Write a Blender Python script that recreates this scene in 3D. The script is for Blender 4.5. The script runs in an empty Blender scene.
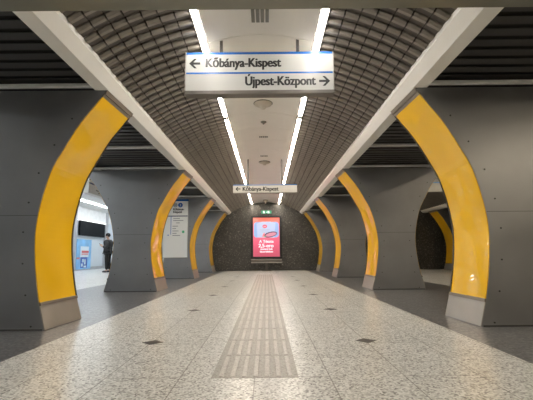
import bpy, bmesh, math, random
from mathutils import Vector, Matrix
random.seed(4)
C = bpy.context.scene.collection
sc = bpy.context.scene
PI = math.pi
XC = -0.05            # centre line of the hall
CY = [4.44, 8.90, 13.42, 17.92]   # fronts of the columns
TH = 0.79             # thickness of a column
YE = 19.40            # end wall
Y0 = -6.0             # how far the hall goes on behind the camera
YB = 2.79             # far edge of the cross beam

# ------------------------------------------------------------------ materials
def N(nt, t, **kw):
    n = nt.nodes.new(t)
    for k, v in kw.items():
        if k in n.inputs: n.inputs[k].default_value = v
        else: setattr(n, k, v)
    return n
def mat(name, col, rough=0.5, metal=0.0, coat=0.0, var=0.08, vscale=3.0, bump=0.0, bscale=30.0, emit=None, es=0.0, spec=0.5, rvar=0.0):
    m = bpy.data.materials.new(name); m.use_nodes = True
    nt = m.node_tree; b = nt.nodes['Principled BSDF']
    b.inputs['Roughness'].default_value = rough
    b.inputs['Metallic'].default_value = metal
    b.inputs['Coat Weight'].default_value = coat
    b.inputs['Coat Roughness'].default_value = 0.04
    b.inputs['Specular IOR Level'].default_value = spec
    tc = N(nt, 'ShaderNodeTexCoord')
    no = N(nt, 'ShaderNodeTexNoise'); no.inputs['Scale'].default_value = vscale; no.inputs['Detail'].default_value = 4
    nt.links.new(tc.outputs['Object'], no.inputs['Vector'])
    r = N(nt, 'ShaderNodeValToRGB')
    r.color_ramp.elements[0].position = 0.3; r.color_ramp.elements[1].position = 0.7
    r.color_ramp.elements[0].color = tuple(c*(1-var) for c in col)+(1,)
    r.color_ramp.elements[1].color = tuple(min(1, c*(1+var)) for c in col)+(1,)
    nt.links.new(no.outputs['Fac'], r.inputs['Fac'])
    nt.links.new(r.outputs['Color'], b.inputs['Base Color'])
    if rvar:
        mr = N(nt, 'ShaderNodeMapRange'); mr.inputs['To Min'].default_value = max(0.02, rough-rvar); mr.inputs['To Max'].default_value = rough+rvar
        mr.inputs['From Min'].default_value = 0.3; mr.inputs['From Max'].default_value = 0.7
        nt.links.new(no.outputs['Fac'], mr.inputs['Value']); nt.links.new(mr.outputs['Result'], b.inputs['Roughness'])
    if bump:
        n2 = N(nt, 'ShaderNodeTexNoise'); n2.inputs['Scale'].default_value = bscale; n2.inputs['Detail'].default_value = 0 if bscale < 10 else 2
        nt.links.new(tc.outputs['Object'], n2.inputs['Vector'])
        bp = N(nt, 'ShaderNodeBump'); bp.inputs['Strength'].default_value = 1.0; bp.inputs['Distance'].default_value = bump
        nt.links.new(n2.outputs['Fac'], bp.inputs['Height']); nt.links.new(bp.outputs['Normal'], b.inputs['Normal'])
        if coat: nt.links.new(bp.outputs['Normal'], b.inputs['Coat Normal'])
    if emit:
        b.inputs['Emission Color'].default_value = tuple(emit)+(1,); b.inputs['Emission Strength'].default_value = es
    return m

def speckled(name, base, flecks, scale, rough, spec=0.5, thr=(0.45, 0.62), joints=None, big=0.06, dims='3D'):
    """stone with fine grains; flecks = list of (colour, amount 0..1)"""
    m = bpy.data.materials.new(name); m.use_nodes = True
    nt = m.node_tree; b = nt.nodes['Principled BSDF']; L = nt.links.new
    tc = N(nt, 'ShaderNodeTexCoord')
    v = N(nt, 'ShaderNodeTexVoronoi'); v.voronoi_dimensions = dims; v.inputs['Scale'].default_value = scale
    L(tc.outputs['Object'], v.inputs['Vector'])
    sx = N(nt, 'ShaderNodeSeparateColor'); L(v.outputs['Color'], sx.inputs['Color'])
    r = N(nt, 'ShaderNodeValToRGB'); r.color_ramp.interpolation = 'CONSTANT'
    els = r.color_ramp.elements
    els[0].position = 0; els[0].color = tuple(base)+(1,)
    pos = 1.0 - sum(a for _, a in flecks)
    els[1].position = pos; els[1].color = tuple(flecks[0][0])+(1,)
    p = pos + flecks[0][1]
    for c, a in flecks[1:]:
        e = els.new(min(p, 0.999)); e.color = tuple(c)+(1,); p += a
    L(sx.outputs['Red'], r.inputs['Fac'])
    n = N(nt, 'ShaderNodeTexNoise'); n.inputs['Scale'].default_value = 1.3; n.inputs['Detail'].default_value = 5
    L(tc.outputs['Object'], n.inputs['Vector'])
    mr = N(nt, 'ShaderNodeMapRange'); mr.inputs['From Min'].default_value = .3; mr.inputs['From Max'].default_value = .7
    mr.inputs['To Min'].default_value = 1-big; mr.inputs['To Max'].default_value = 1+big
    L(n.outputs['Fac'], mr.inputs['Value'])
    mx = N(nt, 'ShaderNodeMix', data_type='RGBA', blend_type='MULTIPLY'); mx.inputs[0].default_value = 1
    L(r.outputs['Color'], mx.inputs[6]); L(mr.outputs['Result'], mx.inputs[7])
    out = mx.outputs[2]
    if joints:
        (w, l, mort, jc, ox, oy) = joints
        mp = N(nt, 'ShaderNodeMapping'); mp.inputs['Rotation'].default_value = (0, 0, PI/2)
        mp.inputs['Location'].default_value = (ox, oy, 0)
        L(tc.outputs['Object'], mp.inputs['Vector'])
        bk = N(nt, 'ShaderNodeTexBrick'); bk.offset = 0.5; bk.squash = 1.0
        for k, val in (('Scale', 1.0), ('Brick Width', l), ('Row Height', w), ('Mortar Size', mort), ('Mortar Smooth', 0.1), ('Bias', 0.0)):
            bk.inputs[k].default_value = val
        bk.inputs['Color1'].default_value = (0.95, 0.95, 0.95, 1); bk.inputs['Color2'].default_value = (1.05, 1.05, 1.05, 1)
        bk.inputs['Mortar'].default_value = tuple(jc)+(1,)
        L(mp.outputs['Vector'], bk.inputs['Vector'])
        m2 = N(nt, 'ShaderNodeMix', data_type='RGBA', blend_type='MULTIPLY'); m2.inputs[0].default_value = 1
        L(out, m2.inputs[6]); L(bk.outputs['Color'], m2.inputs[7]); out = m2.outputs[2]
    L(out, b.inputs['Base Color'])
    mr2 = N(nt, 'ShaderNodeMapRange'); mr2.inputs['From Min'].default_value = .3; mr2.inputs['From Max'].default_value = .7
    mr2.inputs['To Min'].default_value = rough*.8; mr2.inputs['To Max'].default_value = rough*1.25
    L(n.outputs['Fac'], mr2.inputs['Value']); b.inputs['Roughness'].default_value = rough
    b.inputs['Specular IOR Level'].default_value = spec
    return m

M = {}
M['floor'] = speckled('light_terrazzo', (.52, .525, .495), [((.67, .67, .64), .32), ((.33, .33, .31), .20), ((.15, .15, .14), .10)], 85, .30, joints=(.49, .98, .004, (.42, .41, .39), 0.30, .085), big=.03, dims='2D')
M['dark_floor'] = speckled('dark_granite_paving', (.095, .096, .098), [((.17, .17, .17), .25), ((.045, .045, .045), .25)], 45, .28, joints=(.45, .9, .004, (.6, .6, .6), 0, 0))
M['pale_floor'] = speckled('pale_platform_stone', (.60, .60, .57), [((.72, .72, .70), .3), ((.42, .42, .40), .2)], 60, .3)
M['wall'] = speckled('black_granite', (.050, .048, .043), [((.072, .068, .06), .30), ((.105, .10, .09), .12), ((.20, .19, .17), .045)], 34, .32, big=.2)
M['diamond'] = mat('dark_inlay_stone', (.055, .052, .05), .4)
M['steel_l'] = mat('brushed_grey_column_steel', (.31, .312, .318), .40, metal=.85, var=.10, vscale=1.5, rvar=.07)
M['bolt'] = mat('dark_bolt', (.03, .03, .03), .5)
M['seam'] = mat('dark_seam', (.07, .07, .07), .6)
M['yellow'] = mat('yellow_glass_panel', (.76, .43, .008), .35, coat=1.0, var=.05, vscale=2, bump=.034, bscale=2.6, spec=.15)
M['edge'] = mat('black_edge_trim', (.02, .018, .015), .5)
M['ledge'] = mat('brown_grey_metal_ledge', (.25, .215, .18), .38, metal=.5)
M['base'] = mat('warm_steel_base_plate', (.42, .39, .35), .36, metal=.6, rvar=.06)
M['beam'] = mat('cream_painted_beam', (.88, .86, .81), .28, var=.02, coat=.3)
M['lam'] = mat('bronze_metal_lamella', (.088, .075, .066), .42, metal=.35, var=.06)
M['lip'] = mat('bronze_metal_lip', (.20, .18, .155), .4, metal=.35, var=.06)
M['shell'] = mat('dark_ceiling_void', (.03, .028, .025), .8)
M['slat'] = mat('dark_ceiling_slat', (.055, .053, .052), .35, metal=.4)
M['white_slat'] = mat('white_ceiling_slat', (.72, .73, .73), .4, metal=.0)
M['white_bar'] = mat('pale_metal_bar', (.78, .78, .76), .3, metal=.1)
M['panel'] = mat('off_white_ceiling_panel', (.88, .85, .80), .38, var=.02)
M['trough'] = mat('dark_lamp_channel', (.10, .09, .08), .5)
M['crossbeam'] = mat('grey_green_steel_lintel', (.23, .225, .185), .4, metal=.2, var=.08)
M['dome'] = mat('cream_plastic', (.62, .56, .48), .4)
M['grille'] = mat('grey_grille', (.20, .19, .17), .5)
M['sign_white'] = mat('white_sign_face', (.50, .50, .475), .24, var=.01, spec=.2)
M['paper'] = mat('white_paper_sheet', (.78, .79, .77), .3, var=.01)
M['sign_blue'] = mat('blue_sign_stripe', (.02, .12, .42), .25)
M['ink'] = mat('black_lettering', (.012, .012, .012), .4)
M['alu'] = mat('aluminium', (.38, .36, .33), .35, metal=.7)
M['rail'] = mat('brown_grey_rail', (.15, .135, .12), .4, metal=.4)
M['rod'] = mat('dark_hanger_rod', (.08, .075, .07), .5)
M['black'] = mat('black_enamel', (.012, .012, .013), .3)
M['grey_metal'] = mat('bronze_grey_metal', (.14, .125, .11), .45, metal=.3)
M['tact'] = speckled('tactile_concrete', (.325, .315, .28), [((.38, .365, .33), .35), ((.25, .24, .215), .2)], 90, .5)
M['rib'] = speckled('worn_tactile_rib', (.42, .40, .365), [((.48, .46, .42), .35), ((.34, .32, .29), .2)], 90, .4)
M['pale_wall'] = mat('pale_blue_grey_wall_panel', (.62, .68, .74), .35, var=.03)
M['post'] = mat('grey_post', (.42, .43, .46), .4)
M['back'] = mat('plain_grey_wall', (.30, .29, .27), .6)
M['navy'] = mat('navy_ink', (.01, .02, .10), .4)
M['beige'] = mat('beige_sign_face', (.52, .49, .45), .3)
M['grey_ink'] = mat('grey_print', (.30, .31, .33), .5)
M['line_blue'] = mat('blue_print', (.08, .20, .50), .4)
M['green_ink'] = mat('green_print', (.10, .48, .25), .4)
def emi(name, col, s):
    return mat(name, tuple(min(1, c*.6) for c in col), .3, emit=col, es=s, var=.01)
LAMP = 50
M['lamp_n'] = emi('neutral_tube_light', (1.0, .95, .89), LAMP)
M['lamp_w'] = emi('warm_tube_light', (1.0, .87, .72), LAMP*.95)
M['lamp_c'] = emi('cool_tube_light', (.92, .97, 1.0), 17)
M['lamp_d'] = emi('weak_warm_tube_light', (1.0, .84, .62), 30)
M['exit'] = emi('green_exit_face', (.03, .26, .14), .55)
M['exit_w'] = emi('white_exit_mark', (.75, .9, .8), .9)

# ------------------------------------------------------------------ mesh helpers
class MB:
    def __init__(s): s.bm = bmesh.new()
    def quad(s, pts):
        vs = [s.bm.verts.new(p) for p in pts]; return s.bm.faces.new(vs)
    def box(s, x0, x1, y0, y1, z0, z1):
        v = [s.bm.verts.new((x, y, z)) for x in (x0, x1) for y in (y0, y1) for z in (z0, z1)]
        for f in ((0, 1, 3, 2), (4, 6, 7, 5), (0, 4, 5, 1), (2, 3, 7, 6), (0, 2, 6, 4), (1, 5, 7, 3)):
            s.bm.faces.new([v[i] for i in f])
        return s
    def prism_y(s, poly, y0, y1):      # poly of (x,z) extruded along y
        a = [s.bm.verts.new((x, y0, z)) for x, z in poly]; b = [s.bm.verts.new((x, y1, z)) for x, z in poly]
        n = len(poly)
        s.bm.faces.new(a); s.bm.faces.new(b[::-1])
        for i in range(n): s.bm.faces.new([a[i], b[i], b[(i+1) % n], a[(i+1) % n]])
        return s
    def prism_z(s, poly, z0, z1):
        a = [s.bm.verts.new((x, y, z0)) for x, y in poly]; b = [s.bm.verts.new((x, y, z1)) for x, y in poly]
        n = len(poly)
        s.bm.faces.new(a); s.bm.faces.new(b[::-1])
        for i in range(n): s.bm.faces.new([a[i], b[i], b[(i+1) % n], a[(i+1) % n]])
        return s
    def cyl(s, p, q, r, n=12, r2=None):
        p = Vector(p); q = Vector(q); d = q-p
        res = bmesh.ops.create_cone(s.bm, cap_ends=True, segments=n, radius1=r, radius2=r if r2 is None else r2, depth=d.length)
        mt = Matrix.Translation((p+q)/2) @ d.to_track_quat('Z', 'Y').to_matrix().to_4x4()
        bmesh.ops.transform(s.bm, matrix=mt, verts=res['verts']); return s
    def lathe(s, prof, c, n=28):       # prof (r, z) about vertical axis at c
        rings = []
        for r, z in prof:
            if r < 1e-6: rings.append([s.bm.verts.new((c[0], c[1], c[2]+z))])
            else: rings.append([s.bm.verts.new((c[0]+r*math.cos(2*PI*i/n), c[1]+r*math.sin(2*PI*i/n), c[2]+z)) for i in range(n)])
        for a, b in zip(rings, rings[1:]):
            for i in range(n):
                j = (i+1) % n
                if len(a) == 1 and len(b) == 1: continue
                if len(a) == 1: s.bm.faces.new([a[0], b[i], b[j]])
                elif len(b) == 1: s.bm.faces.new([a[i], a[j], b[0]])
                else: s.bm.faces.new([a[i], a[j], b[j], b[i]])
        return s
    def build(s, name, m, parent=None, smooth=False, loc=None, bevel=0):
        bmesh.ops.recalc_face_normals(s.bm, faces=s.bm.faces)
        me = bpy.data.meshes.new(name); s.bm.to_mesh(me); s.bm.free()
        me.materials.append(m)
        if smooth:
            for p in me.polygons: p.use_smooth = True
        o = bpy.data.objects.new(name, me); C.objects.link(o)
        if loc: o.location = loc
        if parent: o.parent = parent
        if bevel:
            bv = o.modifiers.new('bevel', 'BEVEL'); bv.width = bevel; bv.segments = 2; bv.limit_method = 'ANGLE'
        return o
def tag(o, label=None, cat=None, group=None, kind=None):
    if label: o['label'] = label
    if cat: o['category'] = cat
    if group: o['group'] = group
    if kind: o['kind'] = kind
    return o
def struct(o, label=None):
    o['kind'] = 'structure'
    if label: o['label'] = label
    return o
def empty(name, loc, label, cat, group=None):
    o = bpy.data.objects.new(name, None); C.objects.link(o); o.location = loc; o.empty_display_size = .1
    return tag(o, label, cat, group)
def dup(root, loc, label=None, group=None, rotz=None):
    r = root.copy(); C.objects.link(r); r.location = loc
    if rotz is not None: r.rotation_euler = (0, 0, rotz)
    if label: r['label'] = label
    if group: r['group'] = group
    for ch in list(root.children):
        c = ch.copy(); C.objects.link(c); c.parent = r
        for g in list(ch.children):
            d = g.copy(); C.objects.link(d); d.parent = c
    return r
def text(name, s, size, m, parent, loc, align='LEFT', bold=.0, ext=.001, rot=(PI/2, 0, 0), width=None):
    cu = bpy.data.curves.new(name, 'FONT'); cu.body = s; cu.size = size; cu.align_x = align
    cu.extrude = ext; cu.offset = min(bold, .003)*.6
    t = bpy.data.objects.new(name+'_tmp', cu); C.objects.link(t)
    bpy.context.view_layer.update()
    dg = bpy.context.evaluated_depsgraph_get()
    me = bpy.data.meshes.new_from_object(t.evaluated_get(dg))
    bpy.data.objects.remove(t)
    if bold:      # heavier strokes: the outline repeated a little to either side
        bb = bmesh.new()
        for dx in (-bold, 0, bold):
            t0 = me.copy(); t0.transform(Matrix.Translation((dx, 0, dx*.05))); bb.from_mesh(t0)
        bb.to_mesh(me); bb.free()
    me.materials.clear(); me.materials.append(m)
    o = bpy.data.objects.new(name, me); C.objects.link(o); o.parent = parent; o.location = loc; o.rotation_euler = rot
    xs = [v.co.x for v in me.vertices]
    if width and xs:
        o.scale = (width/(max(xs)-min(xs)), 1, 1)
    return o

# ------------------------------------------------------------------ floor
struct(MB().box(-2.00+XC+.02, 1.95+XC, Y0, YE, -.1, 0).build('floor', M['floor']), 'pale speckled terrazzo floor of the central hall')
BX = (-2.03, 1.90)
for s, (a, b) in ((-1, (-4.45, -2.03)), (1, (1.90, 4.35))):
    struct(MB().box(a, b, Y0, YE if s > 0 else 27, -.1, 0).build('floor', M['dark_floor']), 'dark granite floor band along the %s columns' % ('left' if s < 0 else 'right'))
struct(MB().box(-10.0, -4.45, Y0, 27, -.1, 0).build('floor', M['pale_floor']), 'pale stone platform floor beyond the left columns')
struct(MB().box(4.35, 9.6, Y0, YE, -.1, 0).build('floor', M['pale_floor']), 'pale stone platform floor beyond the right columns')
# the strip that closes the floor between the left band and the end wall
# diamonds
dm = None
words = ['nearest', 'second', 'third', 'fourth', 'fifth', 'sixth']
for s, x in ((-1, -1.055), (1, .905)):
    for k in range(6):
        y = 3.82+2.1*k
        d = .098
        lab = '%s small dark diamond inlay %s of the grooved strip, counting away from the camera' % (words[k], 'left' if s < 0 else 'right')
        if dm is None:
            dm = MB().prism_z([(-d, 0), (0, -d), (d, 0), (0, d)], -.004, .0015).build('diamond_inlay', M['diamond'], loc=(x, y, 0))
            o = dm
        else:
            o = dm.copy(); C.objects.link(o); o.location = (x, y, 0)
        tag(o, lab, 'floor inlay', 'dark diamond inlays in the floor')
# tactile strip
ts = empty('tactile_paving_strip', (-.085, 2.73, 0), 'long grooved grey guidance strip running down the middle of the hall floor', 'tactile paving')
W = .57; NT = 23; TL = .565
base = MB(); 
for k in range(NT): base.box(-W/2+.0, W/2, k*TL+.002, (k+1)*TL-.003, -.003, .002)
base.build('base_slab', M['tact'], ts)
rb = MB()
for k in range(NT):
    for i in range(7):
        x = -W/2+.045+i*.0755
        a, b = x, x+.036; y0, y1 = k*TL+.018, (k+1)*TL-.02
        top = [(a+.005, y0+.005, .0065), (b-.005, y0+.005, .0065), (b-.005, y1-.005, .0065), (a+.005, y1-.005, .0065)]
        bot = [(a, y0, .002), (b, y0, .002), (b, y1, .002), (a, y1, .002)]
        rb.quad(top)
        for j in range(4):
            jj = (j+1) % 4; rb.quad([bot[j], bot[jj], top[jj], top[j]])
o = rb.build('raised_rib', M['rib'], ts); o['kind'] = 'stuff'; o['label'] = 'worn lighter guiding ribs'

# ------------------------------------------------------------------ tube ceilings
ZC, RV = .2, 3.10
def arc(xc, s, t, r): return (xc+s*r*math.sin(t), ZC+r*math.cos(t))
T_P = math.asin(.60/RV); T_L0 = math.asin(.712/RV); T_L1 = math.asin(1.665/RV)
def louvers(xc, s, y0, y1, m, n, label, per=.165):
    ncol = 7; g = .0030/RV*1.0
    dt = (T_L1-T_L0)/ncol
    res = []
    for nmx, prof, gg, mm in (('panel', [(.0, 3.165), (.004, 3.118), (.093, 3.122), (.094, 3.165)], g, m), ('lip', [(.100, 3.165), (.101, 3.110), (.118, 3.086), (.156, 3.088), (.157, 3.165)], g*3, M['lip'])):
        mb = MB(); y = y0
        while y < y1-.02:
            for c in range(ncol):
                ta = T_L0+c*dt+gg; tb = T_L0+(c+1)*dt-gg
                rows = []
                for dy, r in prof:
                    yy = min(y+dy, y1)
                    pa = arc(xc, s, ta, r); pb = arc(xc, s, tb, r)
                    rows.append([mb.bm.verts.new((pa[0], yy, pa[1])), mb.bm.verts.new((pb[0], yy, pb[1]))])
                for a, b in zip(rows, rows[1:]): mb.bm.faces.new([a[0], a[1], b[1], b[0]])
            y += per
        res.append(struct(mb.build('ceiling', mm), label if nmx == 'panel' else label.replace('lamella ceiling', 'raised lips of the lamella ceiling')))
    return res
def shell(xc, s0, s1, y0, y1, name='ceiling', label='dark backing above the curved lamella ceiling'):
    pts = []
    for i in range(13):
        t = -T_L1+2*T_L1*i/12; pts.append(arc(xc, 1, t, 3.17))
    top = [(x, z+.06) for x, z in pts]
    return struct(MB().prism_y(pts+top[::-1], y0, y1).build('ceiling', M['shell']), label)
def beam(xc, s, y0, y1, name, label):
    poly = [(1.93, 2.700), (1.775, 2.700), (1.668, 2.785), (1.668, 3.00), (1.93, 3.00)]
    return struct(MB().prism_y([(xc+s*x, z) for x, z in poly], y0, y1).build(name, M['beam']), label)
# central hall
shell(XC, -1, 1, YB, YE)
for s, nm in ((-1, 'left'), (1, 'right')):
    louvers(XC, s, YB, YE, M['lam'], 5, 'curved bronze lamella ceiling on the %s of the central hall' % nm)
    beam(XC, s, YB, YE, 'trim_%d' % (1 if s < 0 else 2), 'cream longitudinal beam above the %s columns' % nm)
    # side of the beam towards the platform and the mirrored beam of the platform
# centre panel strip with seams
PL = .845
mb = MB(); y = 4.31-2*PL
while y < YE:
    a = max(YB, y+.004); b = min(YE, y+PL-.004)
    if b > a:
        pts = [arc(XC, 1, -T_P+2*T_P*i/10, 3.100-.00) for i in range(11)]
        # the centre panels are a little more curved than the side vault
        pts = [(x, z-.10*((x-XC)/.6)**2*.4) for x, z in pts]
        mb.prism_y(pts+[(x, z+.02) for x, z in pts[::-1]], a, b)
    y += PL
struct(mb.build('ceiling', M['panel']), 'off-white curved panels along the crown of the ceiling')
# lamp channels
def channel(xc, s, y0, y1, label):
    a = arc(xc, s, math.asin(.612/RV), 3.10); b = arc(xc, s, math.asin(.708/RV), 3.10)
    za = a[1]-.012; zb = b[1]-.012
    mb = MB()
    mb.prism_y([(a[0], za), (a[0]+s*.018, za), (a[0]+s*.018, za+.05), (b[0]-s*.012, zb+.06), (b[0]-s*.012, zb), (b[0], zb), (b[0], zb+.10), (a[0], za+.09)], y0, y1)
    return struct(mb.build('trim', M['trough']), label)
channel(XC, -1, YB, YE, 'dark channel holding the left lamp row').name = 'trim_3'
channel(XC, 1, YB, YE, 'dark channel holding the right lamp row').name = 'trim_4'

def tube_lamp(name, xc, s, y0, y1, m, label, group, x=.662):
    z = ZC+math.sqrt(RV**2-x*x)-.016
    t = empty(name, (xc+s*x, (y0+y1)/2, z), label, 'ceiling light', group)
    h = (y1-y0)/2
    pts = [(-.027, .012)]+[(.027*math.cos(PI+PI*i/8), .006+.024*math.sin(PI+PI*i/8)) for i in range(9)]+[(.027, .012)]
    MB().prism_y(pts, -h+.03, h-.03).build('diffuser', m, t)
    hb = MB(); hb.box(-.036, .036, -h, h, .013, .032)
    hb.build('housing', M['trough'], t)
    for e in (-1, 1):
        MB().box(-.036, .036, e*h-.03 if e > 0 else -h, h if e > 0 else -h+.03, -.02, .012).build('end_cap', M['grille'], t)
    return t
segs = [(2.95, 3.40), (3.45, 6.83), (6.90, 10.28), (10.35, 13.72), (13.80, 17.2), (17.27, 19.33)]
segn = ['short one at the lintel', 'the one right behind the lintel', 'second long one', 'third long one', 'fourth long one', 'last one by the end wall']
for s, nm in ((-1, 'left'), (1, 'right')):
    for k, (a, b) in enumerate(segs):
        m = M['lamp_n'] if (k <= 1 or (k == 4 and s > 0)) else M['lamp_w']
        tube_lamp('strip_light', XC, s, a, b, m, '%s tube light of the %s ceiling row, %s' % ('white' if m == M['lamp_n'] else 'warm', nm, segn[k]), 'tube lights on the central ceiling')

# ceiling fittings
ZT = ZC+RV
def dome(y, r, h, m, name, label, cat, rimm=None):
    t = empty(name, (XC+.01, y, ZT), label, cat)
    MB().lathe([(0, -.012), (r*1.0, -.012), (r*1.02, 0), (0, 0)], (0, 0, 0)).build('rim', rimm or M['grille'], t, True)
    MB().lathe([(r*.94, -.012), (r*.88, -h*.35), (r*.5, -h*.62), (r*.30, -h*.72), (r*.26, -h), (0, -h*1.05)], (0, 0, 0)).build('cone', m, t, True)
    return t
dome(6.42, .16, .10, M['dome'], 'ceiling_speaker', 'large cream round ceiling fitting behind the big hanging sign', 'ceiling fitting')
dome(10.75, .16, .09, M['dome'], 'ceiling_speaker', 'cream round ceiling fitting with a dark rim in front of the small hanging sign', 'ceiling fitting', M['edge'])
dome(14.9, .13, .10, M['dome'], 'ceiling_speaker', 'small cream round ceiling fitting seen just above the small hanging sign', 'ceiling fitting')
dome(18.6, .12, .16, M['dome'], 'smoke_detector', 'pale knob shaped detector on the ceiling by the end wall', 'detector')
dome(7.38, .055, .05, M['grille'], 'smoke_detector', 'small grey detector between the big round fitting and the grille', 'detector')
def vent(y, w, l, n, label):
    t = empty('ceiling_vent', (XC, y, ZT-.004), label, 'ceiling vent')
    for k in range(n):
        x = -w/2+(k+.5)*w/n
        MB().box(x-w/n*.36, x+w/n*.36, -l/2, l/2, -.012, 0).build('grille', M['grille'], t)
    return t
vent(3.93, .20, .22, 4, 'grey ceiling vent of four slots in front of the big hanging sign')
vent(8.35, .19, .09, 5, 'narrow grey vent behind the small detector')
vent(10.05, .19, .09, 5, 'narrow grey vent just before the dark rimmed round fitting')

# cross beam (lintel) over the foreground
struct(MB().box(-5.2, 5.2, 2.45, YB, 2.622, 3.45).build('trim_5', M['crossbeam']), 'grey-green steel lintel across the top foreground')

# ------------------------------------------------------------------ side passages: slatted ceilings, bars
for s, nm in ((-1, 'left'), (1, 'right')):
    xa, xb = XC+s*1.93, XC+s*3.87
    x0, x1 = min(xa, xb), max(xa, xb)
    mb = MB(); y = YB+.02
    while y < YE-.05:
        # a C-shaped slat: flat pan with a raised rear lip
        mb.box(x0, x1, y, y+.115, 2.80, 2.812)
        mb.box(x0, x1, y+.115, y+.125, 2.80, 2.86)
        y += .19
    struct(mb.build('ceiling', M['slat']), 'dark slatted ceiling over the %s column row' % nm)
    struct(MB().box(x0, x1, YB, YE, 2.93, 2.97).build('ceiling', M['shell']), 'dark void above the %s slats' % nm)
    beam_o = [(3.87, 2.700), (4.025, 2.700), (4.14, 2.83), (4.14, 3.4), (3.87, 3.4)]
    struct(MB().prism_y([(XC+s*x, z) for x, z in beam_o], YB if s > 0 else YB, YE if s > 0 else 27).build('trim_%d' % (6 if s < 0 else 7), M['beam']), 'cream longitudinal beam on the platform side of the %s columns' % nm)
    ys = []
    prev = YB
    for k, c in enumerate(CY):
        ys.append((c-.028, 'just in front of', k))
        ys.append((c+TH+.09, 'just behind', k))
        if k < 3: ys.append(((c+TH+CY[k+1])/2-.02+.06, 'midway behind', k))
    wn = ['nearest', 'second', 'third', 'fourth']
    for y, w, k in ys:
        o = MB().box(x0+.005, x1-.005, -.025, .025, -.024, .024).build('ceiling_rail', M['white_bar'], loc=(0, y, 2.745), bevel=.010)
        tag(o, 'pale metal cross rail on the dark ceiling %s the %s %s column' % (w, wn[k], nm), 'ceiling rail', 'pale cross rails over the column rows')

# ------------------------------------------------------------------ columns
PROF = [(0, 2.345), (.15, 2.385), (.285, 2.420), (.5, 2.463), (.75, 2.498), (1.0, 2.515), (1.2, 2.505), (1.4, 2.472), (1.6, 2.425), (1.8, 2.360),
        (2.0, 2.255), (2.2, 2.145), (2.35, 2.050), (2.5, 1.935), (2.62, 1.845), (2.70, 1.780)]
CX = 2.93
def px(z):
    for (z0, x0), (z1, x1) in zip(PROF, PROF[1:]):
        if z <= z1: return x0+(x1-x0)*(z-z0)/(z1-z0)
    return PROF[-1][1]
def catmull():
    out = []
    P = PROF
    for i in range(len(P)-1):
        p0 = P[max(i-1, 0)]; p1 = P[i]; p2 = P[i+1]; p3 = P[min(i+2, len(P)-1)]
        for k in range(3):
            t = k/3.
            f = lambda a, b, c, d: .5*((2*b)+(-a+c)*t+(2*a-5*b+4*c-d)*t*t+(-a+3*b-3*c+d)*t**3)
            out.append((f(p0[0], p1[0], p2[0], p3[0]), f(p0[1], p1[1], p2[1], p3[1])))
    out.append(P[-1]); return out
SM = catmull()
def strip(z0, z1, off, thick, y0, y1, side):
    """curved slab following the end of the column; local x = distance from the column centre"""
    pr = [(z0, None)]+[(z, x) for z, x in SM if z0 < z < z1]+[(z1, None)]
    pts = []
    for z, x in pr:
        hw = CX-(x if x is not None else px(z))
        pts.append((side*(hw+off), z))
    inn = [(x-side*thick, z) for x, z in pts]
    return MB().prism_y(pts+inn[::-1], y0, y1)
def make_column(steel, label, loc, group):
    t = empty('column', loc, label, 'column', group)
    pts = [(-(CX-x), z) for z, x in SM]+[((CX-x), z) for z, x in SM[::-1]]
    body = MB().prism_y([(x*.998 if 0 else x-(.006 if x > 0 else -.006), z) for x, z in pts], 0, TH).build('cladding', steel, t)
    # panel seam on the two faces
    w = CX-px(1.245)-.008
    sm = MB(); sm.box(-w, w, -.0015, .001, 1.243, 1.248); sm.box(-w, w, TH-.001, TH+.0015, 1.243, 1.248); sm.build('panel_seam', M['seam'], t)
    sk = MB(); w = CX-px(.02)-.02; sk.box(-w, w, -.004, .001, 0, .018); sk.build('foot_seam', M['seam'], t)
    for side in (-1, 1):
        p = strip(.292, 2.625, .002, .03, .012, TH-.03, side).build('glass_cap', M['yellow'], t, False)
        strip(.292, 2.625, .008, .03, TH-.028, TH-.002, side).build('edge_trim', M['edge'], t)
        b = strip(0.006, .262, .004, .03, .004, TH-.004, side).build('base_plate', M['base'], t)
        strip(.262, .296, .014, .04, .004, TH-.004, side).build('ledge_strip', M['ledge'], b)
        # top ledge: three stepped strips
        lg = MB()
        lg = strip(2.622, 2.650, .004, .03, .0, TH, side).build('head_ledge', M['ledge'], t)
        strip(2.653, 2.672, .012, .03, .0, TH, side).build('ledge_strip', M['ledge'], lg)
        strip(2.675, 2.697, .0, .03, .0, TH, side).build('ledge_strip', M['ledge'], lg)
    for q in [c for c in t.children]+[g for c in t.children for g in c.children]:
        for v in q.data.vertices:
            v.co.x += math.copysign(.036*v.co.y/TH, v.co.x) if abs(v.co.x) > .2 else 0
    zs = [.045, .375, .715, 1.06, 1.39, 1.725, 2.05, 2.36]
    bolt = None
    for z in zs:
        for side in (-1, 1):
            x = side*(CX-px(z)-.135)
            if bolt is None:
                bolt = MB().cyl((0, 0, 0), (0, -.006, 0), .0095, 10).build('bolt', M['bolt'], t, loc=(x, 0, z)); 
            else:
                q = bolt.copy(); C.objects.link(q); q.parent = t; q.location = (x, 0, z)
    return t
colgroup = 'hourglass columns with yellow end caps'
wn = ['nearest', 'second', 'third', 'fourth']
ext = {(-1, 0): 'cut by the left edge of the photo', (-1, 1): 'whose orange cap mirrors the poster', (-1, 2): 'carrying the white information panel', (-1, 3): 'beside the end wall',
       (1, 0): 'cut by the right edge of the photo', (1, 1): 'whose cap shows pale reflections', (1, 2): 'bare on its front', (1, 3): 'beside the end wall'}
first = None
for s, nm in ((-1, 'left'), (1, 'right')):
    for k, y in enumerate(CY):
        lab = '%s grey steel column of the %s row with yellow curved cap, %s' % (wn[k], nm, ext[(s, k)])
        loc = (XC+s*CX, y, 0)
        if first is None: first = make_column(M['steel_l'], lab, loc, colgroup)
        else: dup(first, loc, lab)

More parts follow.
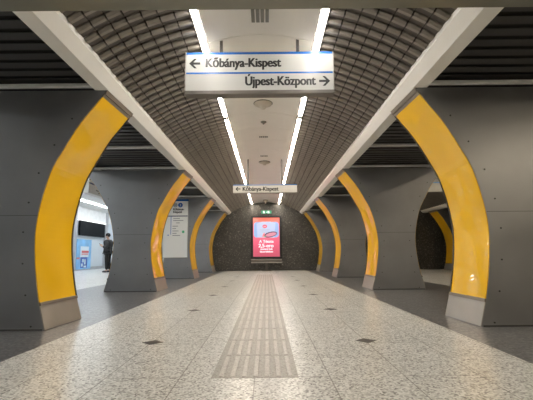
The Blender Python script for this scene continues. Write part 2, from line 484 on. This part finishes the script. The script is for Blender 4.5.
# ------------------------------------------------------------------ end wall
struct(MB().box(-4.2, 9.7, YE, YE+.2, 0, 3.5).build('wall_end', M['wall']), 'black speckled granite end wall')

# ------------------------------------------------------------------ poster stand
pc = -.0
ps = empty('advertising_display', (-.015, YE-.42, 0), 'black framed backlit advertising display on a T-shaped stand before the end wall', 'advertising display')
fr = MB()
fr.box(-.725, .725, 0, .12, .565, .66); fr.box(-.725, .725, 0, .12, 2.50, 2.60)
fr.box(-.725, -.625, 0, .12, .66, 2.50); fr.box(.625, .725, 0, .12, .66, 2.50)
fr.box(-.66, .66, .05, .12, .655, 2.505)
fr.build('frame', M['black'], ps, bevel=.006)
def posterm():
    m = bpy.data.materials.new('backlit_poster'); m.use_nodes = True
    nt = m.node_tree; b = nt.nodes['Principled BSDF']; L = nt.links.new
    tc = N(nt, 'ShaderNodeTexCoord'); sp = N(nt, 'ShaderNodeSeparateXYZ'); L(tc.outputs['Generated'], sp.inputs['Vector'])
    r = N(nt, 'ShaderNodeValToRGB'); e = r.color_ramp.elements
    e[0].position = 0; e[0].color = (.40, .07, .11, 1); e[1].position = 1; e[1].color = (.78, .09, .06, 1)
    q = e.new(.35); q.color = (.55, .09, .16, 1); q = e.new(.7); q.color = (.80, .16, .20, 1); q = e.new(.86); q.color = (.80, .13, .11, 1)
    L(sp.outputs['Z'], r.inputs['Fac'])
    L(r.outputs['Color'], b.inputs['Base Color']); L(r.outputs['Color'], b.inputs['Emission Color']); b.inputs['Emission Strength'].default_value = PE
    b.inputs['Roughness'].default_value = .15
    return m
PE = .68
MB().box(-.63, .63, .035, .05, .66, 2.50).build('poster_sheet', posterm(), ps)
def ep(name, col, s=1.0): return emi(name, col, s*PE)
pp = MB()
def rrect(cx, cz, w, h, r, n=6, bul=0):
    pts = []
    for (sx, sz, a0) in ((1, 1, 0), (-1, 1, PI/2), (-1, -1, PI), (1, -1, 3*PI/2)):
        for i in range(n+1):
            a = a0+PI/2*i/n
            x = cx+sx*(w/2-r)+r*math.cos(a); z = cz+sz*(h/2-r)+r*math.sin(a)
            pts.append((x, z+(bul*(1-((x-cx)/(w/2))**2)*sz)))
    return pts
P_ = ps.children[0]
def inlay(name, pts, m, y0=.032, y1=.036): return MB().prism_y(pts, y0, y1).build(name, m, ps)
inlay('picture_field', rrect(0, 1.93, 1.19, .70, .12, bul=.05), ep('sky_blue_print', (.27, .42, .72), .85))
# paler central card inside the picture
inlay('picture_field', [(-.42, 1.57), (.38, 1.55), (.44, 2.24), (.2, 2.31), (-.2, 2.31), (-.46, 2.22)], ep('pale_blue_print', (.44, .52, .74), .85), .030, .034)
inlay('logo', [(-.07+.11*math.cos(2*PI*i/20), 2.09+.085*math.sin(2*PI*i/20)) for i in range(20)], ep('red_print', (.72, .10, .16), .9), .027, .031)
inlay('logo', [(-.07+.07*math.cos(2*PI*i/20), 2.09+.018*math.sin(2*PI*i/20)) for i in range(20)], ep('pink_print', (.85, .5, .6), .9), .025, .028)
inlay('bowl_picture', [(.20+.31*math.cos(2*PI*i/28), 1.70+.13*math.sin(2*PI*i/28)+.0+.06*math.cos(2*PI*i/28)) for i in range(28)], ep('dark_bowl_print', (.05, .03, .10), .9), .027, .031)
inlay('bowl_picture', [(.22+.26*math.cos(2*PI*i/28), 1.70+.09*math.sin(2*PI*i/28)+.05*math.cos(2*PI*i/28)) for i in range(28)], ep('pink_food_print', (.62, .25, .33), .9), .024, .028)
inlay('printed_flag', [(-.20, 1.60), (-.07, 1.60), (-.07, 1.78), (-.15, 1.75)], ep('red_spot_print', (.8, .2, .2), .9), .027, .031)
inlay('printed_flag', [(-.10, 1.585), (-.02, 1.585), (-.02, 1.63), (-.10, 1.63)], ep('green_spot_print', (.1, .4, .2), .9), .026, .030)
wt = ep('white_glow_print', (.92, .80, .86), 1.0)
gk = ep('grey_glow_print', (.40, .42, .52), .9)
text('lettering', 'A Tészta', .19, wt, ps, (0, .031, 1.315), 'CENTER', .006)
text('lettering', '2,5-ero', .24, wt, ps, (-.02, .031, 1.10), 'CENTER', .010)
text('lettering', 'mennyei ízek', .11, wt, ps, (0, .031, .985), 'CENTER', .004)
text('lettering', 'kiszerelésben', .115, wt, ps, (0, .031, .86), 'CENTER', .004)
for z, w in ((1.93, .5), (1.87, .42), (1.81, .26)):
    inlay('fine_print', [(-.07-w/2, z-.010), (-.07+w/2, z-.010), (-.07+w/2, z+.010), (-.07-w/2, z+.010)], gk, .028, .031)
st = MB(); st.box(-.725, .725, -.02, .16, .40, .56); 
st.build('shelf_box', M['grey_metal'], ps, bevel=.01)
st = MB(); st.box(-.72, .72, -.06, -.02, .37, .41); st.box(-.725, .725, -.025, .0, .52, .55)
st.build('shelf_rim', M['alu'], ps)
MB().box(-.06, .06, .0, .12, .03, .40).build('post', M['grey_metal'], ps)
MB().box(-.22, .22, -.10, .24, 0, .03).build('foot_plate', M['grey_metal'], ps)

# exit sign
ex = empty('exit_sign', (XC+.045, YE-.03, 2.80), 'small green lit emergency exit sign above the advertising display', 'exit sign')
MB().box(-.26, .26, -.07, .028, -.085, .085).build('housing', M['grey_metal'], ex, bevel=.005)
MB().box(-.25, .25, -.078, -.07, -.076, .076).build('face', M['exit'], ex)
# running figure and door
g = MB()
g.prism_y([(-.14, .045), (-.115, .06), (-.09, .045), (-.10, .02), (-.06, .0), (-.075, -.012), (-.10, -.005), (-.095, -.03), (-.06, -.06), (-.08, -.065), (-.115, -.035), (-.15, -.065), (-.165, -.055), (-.135, -.02), (-.14, .01), (-.17, -.005), (-.175, .01)], -.081, -.078)
g.build('running_figure', M['exit_w'], ex)
g = MB(); g.box(.06, .14, -.081, -.078, -.055, .055); g.build('door_mark', M['exit_w'], ex)
g = MB(); g.prism_y([(-.03, -.008), (.005, -.008), (.005, -.025), (.035, 0), (.005, .025), (.005, .008), (-.03, .008)], -.081, -.078); g.build('arrow', M['exit_w'], ex)

# ------------------------------------------------------------------ hanging direction signs
def arrow_pts(cx, cz, l, h, d, t):
    """chevron arrow pointing in direction d (+1 right)"""
    tip = cx+d*l/2
    return [[(cx-d*l/2, cz-t/2), (tip-d*t*.6, cz-t/2), (tip-d*t*.6, cz+t/2), (cx-d*l/2, cz+t/2)],
            [(tip, cz), (tip-d*h/2, cz+h/2), (tip-d*h/2-d*t*1.1, cz+h/2), (tip-d*t*1.3, cz)],
            [(tip, cz), (tip-d*h/2, cz-h/2), (tip-d*h/2-d*t*1.1, cz-h/2), (tip-d*t*1.3, cz)]]
def arrow(parent, cx, cz, l, h, d, t, y):
    mb = MB()
    for i, p in enumerate(arrow_pts(cx, cz, l, h, d, t)): mb.prism_y(p, y-i*.0002, y+.002)
    return mb.build('arrow', M['ink'], parent)
SX = -.065
# the big sign
Z0, Z1 = 2.578, 3.083
sg = empty('direction_sign', (SX, 4.30, 0), 'large white two-line hanging sign with blue stripes, nearest the camera', 'hanging sign', 'hanging direction signs')
hw = .838
MB().box(-hw, hw, .0, .10, Z0+.045, Z1).build('sign_box', M['sign_white'], sg, bevel=.004)
MB().box(-hw-.004, hw+.004, -.012, .112, Z0, Z0+.046).build('bottom_rail', M['rail'], sg, bevel=.006)
for e in (-1, 1): MB().box(e*hw-.006, e*hw+.006, -.006, .106, Z0+.046, Z1+.003).build('side_rail', M['alu'], sg)
MB().box(-hw+.008, hw-.008, -.0015, .001, Z1-.028, Z1-.001).build('blue_stripe', M['sign_blue'], sg)
MB().box(-hw+.008, hw-.008, -.0015, .001, 2.822, 2.842).build('blue_stripe', M['sign_blue'], sg)
ZM = 2.832
arrow(sg, -.735, 2.948, .125, .115, -1, .026, -.004)
arrow(sg, .735, 2.728, .125, .115, 1, .026, -.004)
text('lettering', 'Kőbánya-Kispest', .150, M['ink'], sg, (-.615, -.0015, 2.905), 'LEFT', .0055, width=.86)
o = text('lettering', 'Újpest-Központ', .150, M['ink'], sg, (-.165, -.0015, 2.685), 'LEFT', .0055, width=.80)
for x in (-.44, .44):
    MB().box(x-.016, x+.016, .034, .066, Z1, ZC+math.sqrt(RV**2-.25)+.015).build('hanger', M['rod'], sg)
# the small sign
sg2 = empty('direction_sign', (-.03, 10.20, 0), 'small white one-line hanging sign with a blue top edge, deeper in the hall', 'hanging sign', 'hanging direction signs')
hw = .826
MB().box(-hw, hw, 0, .10, 2.362, 2.578).build('sign_box', M['sign_white'], sg2, bevel=.004)
MB().box(-hw, hw, -.0015, .001, 2.552, 2.577).build('blue_stripe', M['sign_blue'], sg2)
MB().box(-hw-.004, hw+.004, -.006, .106, 2.345, 2.364).build('bottom_rail', M['rail'], sg2)
arrow(sg2, -.70, 2.462, .13, .10, -1, .026, -.004)
text('lettering', 'Kőbánya-Kispest', .150, M['ink'], sg2, (-.585, -.0015, 2.412), 'LEFT', .0045, width=.93)
for x in (-.44, .44):
    MB().box(x-.016, x+.016, .034, .066, 2.578, ZC+math.sqrt(RV**2-.25)+.015).build('hanger', M['rod'], sg2)

# ------------------------------------------------------------------ information panel on the third left column
ip = empty('information_panel', (-3.05, CY[2]-.022, 0), 'tall white metro line information panel mounted on the third left column', 'information panel')
MB().box(-.41, .41, 0, .02, .70, 2.60).build('sheet', M['paper'], ip, bevel=.003)
fz = MB(); fz.box(-.42, .42, -.004, .018, 2.585, 2.64); fz.build('blue_top_bar', M['sign_blue'], ip)
fz = MB(); fz.box(-.42, -.408, -.004, .018, .69, 2.6); fz.box(.408, .42, -.004, .018, .69, 2.6); fz.box(-.42, .42, -.004, .018, .685, .702); fz.build('frame', M['alu'], ip)
def disc(cx, cz, r, y0, y1, m, name, parent):
    return MB().prism_y([(cx+r*math.cos(2*PI*i/24), cz+r*math.sin(2*PI*i/24)) for i in range(24)], y0, y1).build(name, m, parent)
disc(-.02, 2.45, .075, -.003, .001, M['grey_ink'], 'metro_badge', ip)
disc(-.02, 2.45, .060, -.005, .001, M['sign_white'], 'metro_badge', ip)
text('lettering', 'M', .12, M['grey_ink'], ip, (-.02, -.006, 2.408), 'CENTER', .004)
disc(.15, 2.45, .078, -.003, .001, M['sign_blue'], 'line_badge', ip)
text('lettering', '3', .12, M['sign_white'], ip, (.15, -.005, 2.408), 'CENTER', .004)
text('lettering', 'Kőbánya-', .105, M['ink'], ip, (-.09, -.002, 2.275), 'LEFT', .003, width=.37)
text('lettering', 'Kispest', .105, M['ink'], ip, (-.09, -.002, 2.185), 'LEFT', .003, width=.30)
MB().box(-.40, .40, -.003, .001, 2.065, 2.095).build('navy_rule', M['navy'], ip)
MB().box(-.165, -.145, -.003, .001, 1.46, 2.06).build('line_diagram', M['line_blue'], ip)
disc(-.24, 1.44, .022, -.003, .001, M['line_blue'], 'station_dot', ip)
for i, (z, x, w) in enumerate([(2.0, -.08, .22), (1.93, -.08, .34), (1.85, .02, .12), (1.74, -.1, .18), (1.66, -.1, .12), (1.58, -.1, .2), (1.50, -.1, .14), (1.43, -.1, .26)]):
    MB().box(x, x+w, -.0025, .001, z-.012, z+.012).build('station_text', M['grey_ink'], ip)
disc(.26, 1.55, .045, -.003, .001, M['green_ink'], 'green_badge', ip)

# ------------------------------------------------------------------ left platform
XW = -10.03
struct(MB().box(XW-.2, XW, Y0, 27, 0, 3.45).build('wall_left', M['pale_wall']), 'pale blue-grey wall along the left platform')
struct(MB().box(XW-.2, -2.0, 27, 27.2, 0, 3.5).build('wall_end', M['pale_wall']), 'pale end wall of the left platform')
struct(MB().box(XW, -4.45, Y0, Y0+.02, 0, 3.5).build('wall_back', M['pale_wall']))
struct(MB().box(XW, XW+.02, Y0, 27, 0, .16).build('baseboard_left', M['post']))
mb = MB(); x = XW+.05
while x < XC-4.2:
    mb.box(x, x+.15, Y0, 27, 3.40, 3.415); mb.box(x, x+.008, Y0, 27, 3.415, 3.45); x += .18
struct(mb.build('ceiling', M['white_slat']), 'white slatted ceiling of the left platform')
struct(MB().box(XW-.2, XC-3.9, Y0, 27, 3.50, 3.55).build('ceiling', M['back']), 'void above the white slats')
struct(MB().box(XW, XW+.10, 12, 27, 2.74, 3.39).build('trim_8', M['beige' if 0 else 'white_slat']), 'white fascia above the left platform screen')
# screen
scn = empty('platform_screen', (XW+.04, 22.9, 0), 'wide black screen hung under a white lit edge beyond the left platform', 'screen')
MB().box(0, .10, -1.65, 1.60, 1.86, 2.66).build('screen_panel', mat('matt_black_screen', (.008, .009, .011), .55, spec=.1), scn, bevel=.01)
MB().box(-.038, .002, -.6, .6, 2.1, 2.4).build('wall_bracket', M['alu'], scn)
MB().box(-.03, .13, -1.70, 1.65, 2.665, 2.72).build('top_light_edge', emi('white_edge_light', (1, .97, .95), 1.2), scn)
for k, y in enumerate((20.72, 24.85)):
    o = MB().box(XW+.004, XW+.14, y-.16, y+.16, 0, 3.39).build('platform_post', M['post'], bevel=.01)
    tag(o, 'grey square post %s of the black screen on the left platform' % ('at the near end' if k == 0 else 'at the far end'), 'post', 'posts beside the black screen')
# poster on the left wall
wp = empty('wall_poster', (XW+.01, 22.08, 0), 'blue poster with red lettering on the far left platform wall', 'poster')
MB().box(0, .02, -.88, .88, .05, 1.66).build('sheet', mat('blue_poster_print', (.22, .50, .85), .3, var=.25, vscale=1.5), wp)
def wpp(name, y0, y1, z0, z1, m, d=.024):
    return MB().box(.019, d, y0, y1, z0, z1).build(name, m, wp)
wpp('pale_figure', -.45, .55, .70, 1.28, mat('pale_print', (.70, .78, .88), .4))
wpp('red_lettering', -.30, .55, .93, 1.05, mat('red_print_sheet', (.70, .10, .10), .4), .027)
wpp('red_lettering', -.30, .50, .82, .90, mat('pink_print_sheet', (.75, .35, .35), .4), .027)
wpp('red_lettering', -.85, -.50, .60, .69, mat('red_print_sheet', (.70, .20, .22), .4), .027)
wpp('blue_block', -.38, .42, .12, .70, mat('deep_blue_print', (.05, .13, .48), .4, var=.5, vscale=9), .025)
for k, (a, b, c, d) in enumerate(((-.2, .0, .42, .60), (.05, .22, .30, .58), (-.30, -.1, .2, .36), (.0, .3, .14, .24))):
    wpp('pale_patch', a, b, c, d, mat('pale_patch_print', (.65, .78, .9), .4), .028)
# hanging sign over the left platform (seen edge-on along the hall)
ls = empty('platform_sign', (-5.95, 13.0, 0), 'beige hanging sign box with a navy stripe over the left platform', 'hanging sign')
MB().box(-.11, .11, 0, 1.7, 2.84, 3.27).build('sign_box', M['beige'], ls, bevel=.005)
MB().box(-.105, .105, -.006, 0, 2.845, 3.265).build('end_cap', M['sign_white'], ls)
MB().box(.11, .113, .01, 1.69, 3.15, 3.20).build('navy_stripe', M['navy'], ls)
g = MB(); g.box(.11, .113, .55, .95, 2.985, 3.015)
g.build('arrow', M['ink'], ls)
g = MB()
for sgn in (-1, 1):
    q = [(.113, .95, 3.0), (.113, .80, 3.0+sgn*.09), (.113, .74, 3.0+sgn*.09), (.113, .88, 3.0)]
    g.quad(q); 
g.build('arrow', M['ink'], ls)
for y in (.3, 1.4): MB().box(-.02, .02, y-.02, y+.02, 3.265, 3.40).build('hanger', M['rod'], ls)
# cool lamp rows over the left platform
lw = ['nearest', 'second', 'third', 'fourth', 'fifth', 'sixth', 'seventh', 'eighth']
k = 0
for x in (-6.9, -8.7):
    for i in range(7):
        y = 3.2+i*3.55
        t = empty('platform_light', (x, y, 3.388), '%s cool white tube light of the %s row over the left platform' % (lw[i], 'inner' if x > -8 else 'outer'), 'ceiling light', 'cool tube lights over the left platform')
        MB().box(-.06, .06, -1.7, 1.7, -.035, .0).build('diffuser', M['lamp_c'], t)
        MB().box(-.075, .075, -1.75, 1.75, 0, .013).build('housing', M['white_slat'], t)

# ------------------------------------------------------------------ right platform tube
XR = XC+5.90
shell(XR, -1, 1, YB, YE, label='dark backing above the right platform ceiling')
for s in (-1, 1):
    louvers(XR, s, YB, YE, M['lam'], 5, 'bronze lamella ceiling on the %s of the right platform' % ('inner side' if s < 0 else 'outer side'))
pts = [arc(XR, 1, -T_L0+2*T_L0*i/10, 3.10) for i in range(11)]
struct(MB().prism_y(pts+[(x, z+.02) for x, z in pts[::-1]], YB, YE).build('ceiling', M['panel']), 'off-white crown of the right platform ceiling')
beam(XR, 1, YB, YE, 'trim_9', 'cream longitudinal beam on the far side of the right platform')
struct(MB().box(XR+1.93, XR+3.8, YB, YE, 2.76, 2.80).build('ceiling', M['slat']), 'dark ceiling over the outermost column row')
struct(MB().box(9.6, 9.8, Y0, YE, 0, 3.5).build('wall_right', M['wall']), 'black granite wall at the far right')
for k in (0, 1, 2, 3):
    dup(first, (XR+CX, CY[k], 0), '%s column of the outer row beyond the right platform' % wn[k], 'outer columns beyond the right platform')
for i in range(5):
    z = ZC+math.sqrt(RV**2-.662**2)
    y = 3.9+i*3.4
    t = tube_lamp('strip_light', XR, -1, y-.9, y+.9, M['lamp_d'], '%s dim warm tube light over the right platform' % lw[i], 'tube lights over the right platform')
for i, y in enumerate((-3.5, -.2, 1.9)):  # out-of-view warm lights, added to brighten the faces of the right columns
    for x in (4.9, 7.2):
        t = empty('strip_light', (x, y, 2.80), '%s added unseen warm light under the dark ceiling before the lintel, %s row' % (['rearmost', 'middle', 'front'][i], 'inner' if x < 6 else 'outer'), 'ceiling light', 'added warm lights before the lintel')
        MB().box(-.04, .04, -1.0 if i < 2 else -.5, 1.0 if i < 2 else .5, -.04, -.012).build('diffuser', M['lamp_d'], t)
        MB().box(-.05, .05, -1.03 if i < 2 else -.52, 1.03 if i < 2 else .52, -.013, .006).build('housing', M['trough'], t)
# right platform sign
rs = empty('platform_sign', (5.35, 12.0, 0), 'white hanging sign with a light blue top edge over the right platform', 'hanging sign')
MB().box(-.75, .75, 0, .10, 2.62, 2.92).build('sign_box', M['sign_white'], rs, bevel=.004)
MB().box(-.75, .75, -.002, .001, 2.885, 2.918).build('blue_stripe', mat('light_blue_stripe', (.20, .42, .75), .3), rs)
for x in (-.4, .4): MB().box(x-.015, x+.015, .035, .065, 2.92, 3.22).build('hanger', M['rod'], rs)

# ------------------------------------------------------------------ the part behind the camera
struct(MB().box(XC-1.9, XC+1.9, Y0, 2.45, 3.30, 3.40).build('ceiling', M['panel']), 'flat pale ceiling before the lintel')
struct(MB().box(-4.4, XC-1.9, Y0, 2.45, 2.80, 2.90).build('ceiling', M['slat']), 'dark ceiling before the lintel on the left')
struct(MB().box(XC+1.9, 9.8, Y0, 2.45, 2.80, 2.90).build('ceiling', M['slat']), 'dark ceiling before the lintel on the right')
struct(MB().box(-4.2, 9.8, Y0-.2, Y0, 0, 3.5).build('wall_back', M['back']), 'plain wall at the near end of the hall')
for i, (x, y) in enumerate(((-.7, -1.2), (.7, -1.2), (-.7, -4.2), (.7, -4.2))):  # unseen lights added behind the camera to light the near hall
    t = empty('strip_light', (XC+x, y, 3.30), '%s added unseen light on the flat ceiling before the lintel, %s row' % ('near' if i < 2 else 'rear', 'left' if x < 0 else 'right'), 'ceiling light', 'added lights before the lintel')
    MB().box(-.045, .045, -1.3, 1.3, -.04, -.012).build('diffuser', M['lamp_w'], t)
    MB().box(-.055, .055, -1.35, 1.35, -.013, .006).build('housing', M['trough'], t)

# ------------------------------------------------------------------ the waiting man
SKIN = mat('skin', (.52, .33, .24), .5)
def skinmesh(name, verts, edges, radii, m, parent, sub=2, root=0, smooth=True):
    me = bpy.data.meshes.new(name); me.from_pydata([tuple(v) for v in verts], edges, []); 
    o = bpy.data.objects.new(name+'_tmp', me); C.objects.link(o)
    md = o.modifiers.new('skin', 'SKIN'); 
    if not me.skin_vertices: 
        bpy.context.view_layer.objects.active = o
    for i, v in enumerate(me.skin_vertices[0].data):
        r = radii[i]; v.radius = (r, r) if not isinstance(r, tuple) else r
        v.use_root = (i == root)
    sb = o.modifiers.new('sub', 'SUBSURF'); sb.levels = sub; sb.render_levels = sub
    bpy.context.view_layer.update()
    dg = bpy.context.evaluated_depsgraph_get()
    m2 = bpy.data.meshes.new_from_object(o.evaluated_get(dg)); bpy.data.objects.remove(o)
    m2.materials.clear(); m2.materials.append(m); m2.name = name
    for p in m2.polygons: p.use_smooth = True
    r = bpy.data.objects.new(name, m2); C.objects.link(r)
    if parent: r.parent = parent
    return r
# local frame: facing -x; height about 1.84
man = empty('person', (-7.46, 18.95, 0), 'standing person in a dark grey jacket and black trousers looking down at a phone', 'person')
man.scale = (1.1, 1.1, 1)
# body: one continuous figure (pelvis root)
V = [(0, 0, .98), (0, 0, 1.12), (-.01, 0, 1.30), (0, 0, 1.46), (-.01, 0, 1.54), (-.03, 0, 1.60), (-.045, 0, 1.70), (-.04, 0, 1.78),   # 0-7 pelvis..crown
     (0, -.10, .93), (-.01, -.11, .52), (.02, -.12, .09), (-.12, -.13, .045),          # right leg 8-11
     (0, .10, .93), (.01, .11, .52), (.06, .12, .09), (-.08, .13, .045),              # left leg 12-15
     (0, -.19, 1.45), (.05, -.24, 1.17), (-.20, -.16, 1.20), (-.27, -.12, 1.25),      # near arm (towards camera) 16-19
     (0, .19, 1.45), (.04, .23, 1.18), (-.18, .12, 1.18), (-.25, .06, 1.22)]         # 20-23
E_ = [(0, 1), (1, 2), (2, 3), (3, 4), (4, 5), (5, 6), (6, 7), (0, 8), (8, 9), (9, 10), (10, 11), (0, 12), (12, 13), (13, 14), (14, 15),
      (3, 16), (16, 17), (17, 18), (18, 19), (3, 20), (20, 21), (21, 22), (22, 23)]
R_ = [(.13, .14), .12, (.12, .14), (.10, .13), .055, .062, .085, .06, .088, .058, .042, .035, .088, .058, .042, .035, .06, .045, .034, .03, .06, .045, .034, .03]
skinmesh('body', V, E_, R_, SKIN, man)
JK = mat('dark_grey_quilted_jacket', (.028, .028, .032), .7, bump=.004, bscale=25)
jv = [(0, 0, .90), (0, 0, 1.05), (-.01, 0, 1.28), (0, 0, 1.44), (.01, 0, 1.545), (0, -.20, 1.43), (.055, -.25, 1.16), (-.16, -.175, 1.19), (0, .20, 1.43), (.045, .24, 1.17), (-.14, .135, 1.175)]
je = [(0, 1), (1, 2), (2, 3), (3, 4), (3, 5), (5, 6), (6, 7), (3, 8), (8, 9), (9, 10)]
jr = [(.175, .20), (.17, .195), (.17, .19), (.13, .17), .098, .10, .08, .062, .10, .08, .062]
skinmesh('jacket', jv, je, jr, JK, man, root=1)
TR = mat('black_trousers', (.012, .012, .014), .8)
tv = [(0, 0, .98), (0, -.10, .90), (-.01, -.11, .52), (.02, -.12, .11), (0, .10, .90), (.01, .11, .52), (.06, .12, .11)]
skinmesh('trousers', tv, [(0, 1), (1, 2), (2, 3), (0, 4), (4, 5), (5, 6)], [.14, .108, .078, .066, .108, .078, .066], TR, man)
for (hx, hy) in ((.03, -.12), (.07, .12)):
    skinmesh('shoe', [(hx, hy, .05), (hx-.09, hy-.005, .05), (hx-.20, hy-.01, .042)], [(0, 1), (1, 2)], [.05, .05, .038], mat('dark_shoe', (.05, .045, .05), .5), man, root=1)
HR = mat('black_short_hair', (.012, .010, .010), .8)
hb = MB(); res = bmesh.ops.create_uvsphere(hb.bm, u_segments=20, v_segments=14, radius=1)
for v in hb.bm.verts:
    v.co = Vector((v.co.x*.105-.03, v.co.y*.088, v.co.z*.105+1.735))
geom = [f for f in hb.bm.faces if f.calc_center_median().z < 1.70 and f.calc_center_median().x < -.02 or f.calc_center_median().z < 1.64]
bmesh.ops.delete(hb.bm, geom=geom, context='FACES')
o = hb.build('hair', HR, man, True); sd = o.modifiers.new('solid', 'SOLIDIFY'); sd.thickness = .008
# face
fb = MB(); fb.cyl((-.125, 0, 1.665), (-.155, 0, 1.645), .016, 8, .008); fb.build('nose', SKIN, man, True)
for sy in (-1, 1):
    e = MB(); bmesh.ops.create_uvsphere(e.bm, u_segments=8, v_segments=6, radius=.011)
    for v in e.bm.verts: v.co += Vector((-.118, sy*.032, 1.69))
    e.build('eye', M['ink'], man, True)
    e = MB(); bmesh.ops.create_uvsphere(e.bm, u_segments=10, v_segments=8, radius=.03)
    for v in e.bm.verts: v.co = Vector((v.co.x*.8-.035, v.co.y*.3+sy*.088, v.co.z+1.675))
    e.build('ear', SKIN, man, True)
MB().box(-.128, -.118, -.022, .022, 1.615, 1.622).build('mouth', mat('lips', (.35, .14, .12), .5), man)
# hands: palm and five fingers around the phone
for sy, wy in ((-1, -.12), (1, .06)):
    vs = [(-.25, wy, 1.235), (-.30, wy*.7, 1.265)]; es = [(0, 1)]; rs_ = [.028, .030]
    for i in range(4):
        dz = (-.025+.018*i); L_ = (.05, .06, .062, .052)[i]
        b0 = len(vs)
        vs += [(-.325, wy*.55, 1.275+dz), (-.325-L_*.5, wy*.25, 1.285+dz), (-.33-L_*.6, -sy*.0+wy*.05, 1.29+dz)]
        es += [(1, b0), (b0, b0+1), (b0+1, b0+2)]; rs_ += [.0105, .0095, .008]
    b0 = len(vs); vs += [(-.275, wy*.45, 1.285), (-.30, wy*.2, 1.315)]; es += [(0, b0), (b0, b0+1)]; rs_ += [.012, .010]
    skinmesh('hand', vs, es, rs_, SKIN, man, sub=1)
ph = MB().box(-.07, .07, -.037, .037, -.005, .005).build('mobile_phone', M['black'], loc=(-7.46-.368, 18.95-.005, 1.31), bevel=.002)
ph.rotation_euler = (0, math.radians(35), 0)
tag(ph, 'small black mobile phone held in front of the standing person', 'phone')

# marks printed on or fixed to a part hang under that part
for root in [o for o in bpy.data.objects if o.parent is None and o.type == 'EMPTY']:
    kids = list(root.children)
    host = next((k for k in kids if k.name.split('.')[0] in ('poster_sheet', 'sign_box', 'sheet', 'sheet')), None)
    if host is None: continue
    for k in kids:
        if k.name.split('.')[0] in ('lettering', 'arrow', 'picture_field', 'logo', 'bowl_picture', 'printed_flag', 'fine_print', 'blue_stripe', 'navy_stripe', 'metro_badge', 'line_badge', 'navy_rule',
                                    'line_diagram', 'station_dot', 'station_text', 'green_badge', 'pale_figure', 'red_lettering', 'blue_block', 'pale_patch'):
            k.parent = host
# ------------------------------------------------------------------ world, camera
w = bpy.data.worlds.new('world'); sc.world = w; w.use_nodes = True
w.node_tree.nodes['Background'].inputs['Color'].default_value = (.5, .5, .5, 1); w.node_tree.nodes['Background'].inputs['Strength'].default_value = .05

pitch = math.radians(7.6463); yaw = math.radians(.0239); roll = math.radians(.5)
F = Vector((math.sin(yaw)*math.cos(pitch), math.cos(yaw)*math.cos(pitch), math.sin(pitch)))
Rv = Vector((math.cos(yaw), -math.sin(yaw), 0)); U = Rv.cross(F)
R2 = Rv*math.cos(roll)-U*math.sin(roll); U2 = U*math.cos(roll)+Rv*math.sin(roll)
cam = bpy.data.cameras.new('camera'); co = bpy.data.objects.new('camera', cam); C.objects.link(co)
cam.sensor_fit = 'HORIZONTAL'; cam.sensor_width = 36; cam.lens = 400/533*36
cam.clip_start = .05; cam.clip_end = 200
mw = Matrix(((R2.x, U2.x, -F.x, 0), (R2.y, U2.y, -F.y, 0), (R2.z, U2.z, -F.z, .8), (0, 0, 0, 1)))
co.matrix_world = mw
sc.camera = co
sc.view_settings.view_transform = 'Standard'; sc.view_settings.look = 'None'; sc.view_settings.gamma = 1
sc.view_settings.use_curve_mapping = False; sc.view_settings.exposure = .5
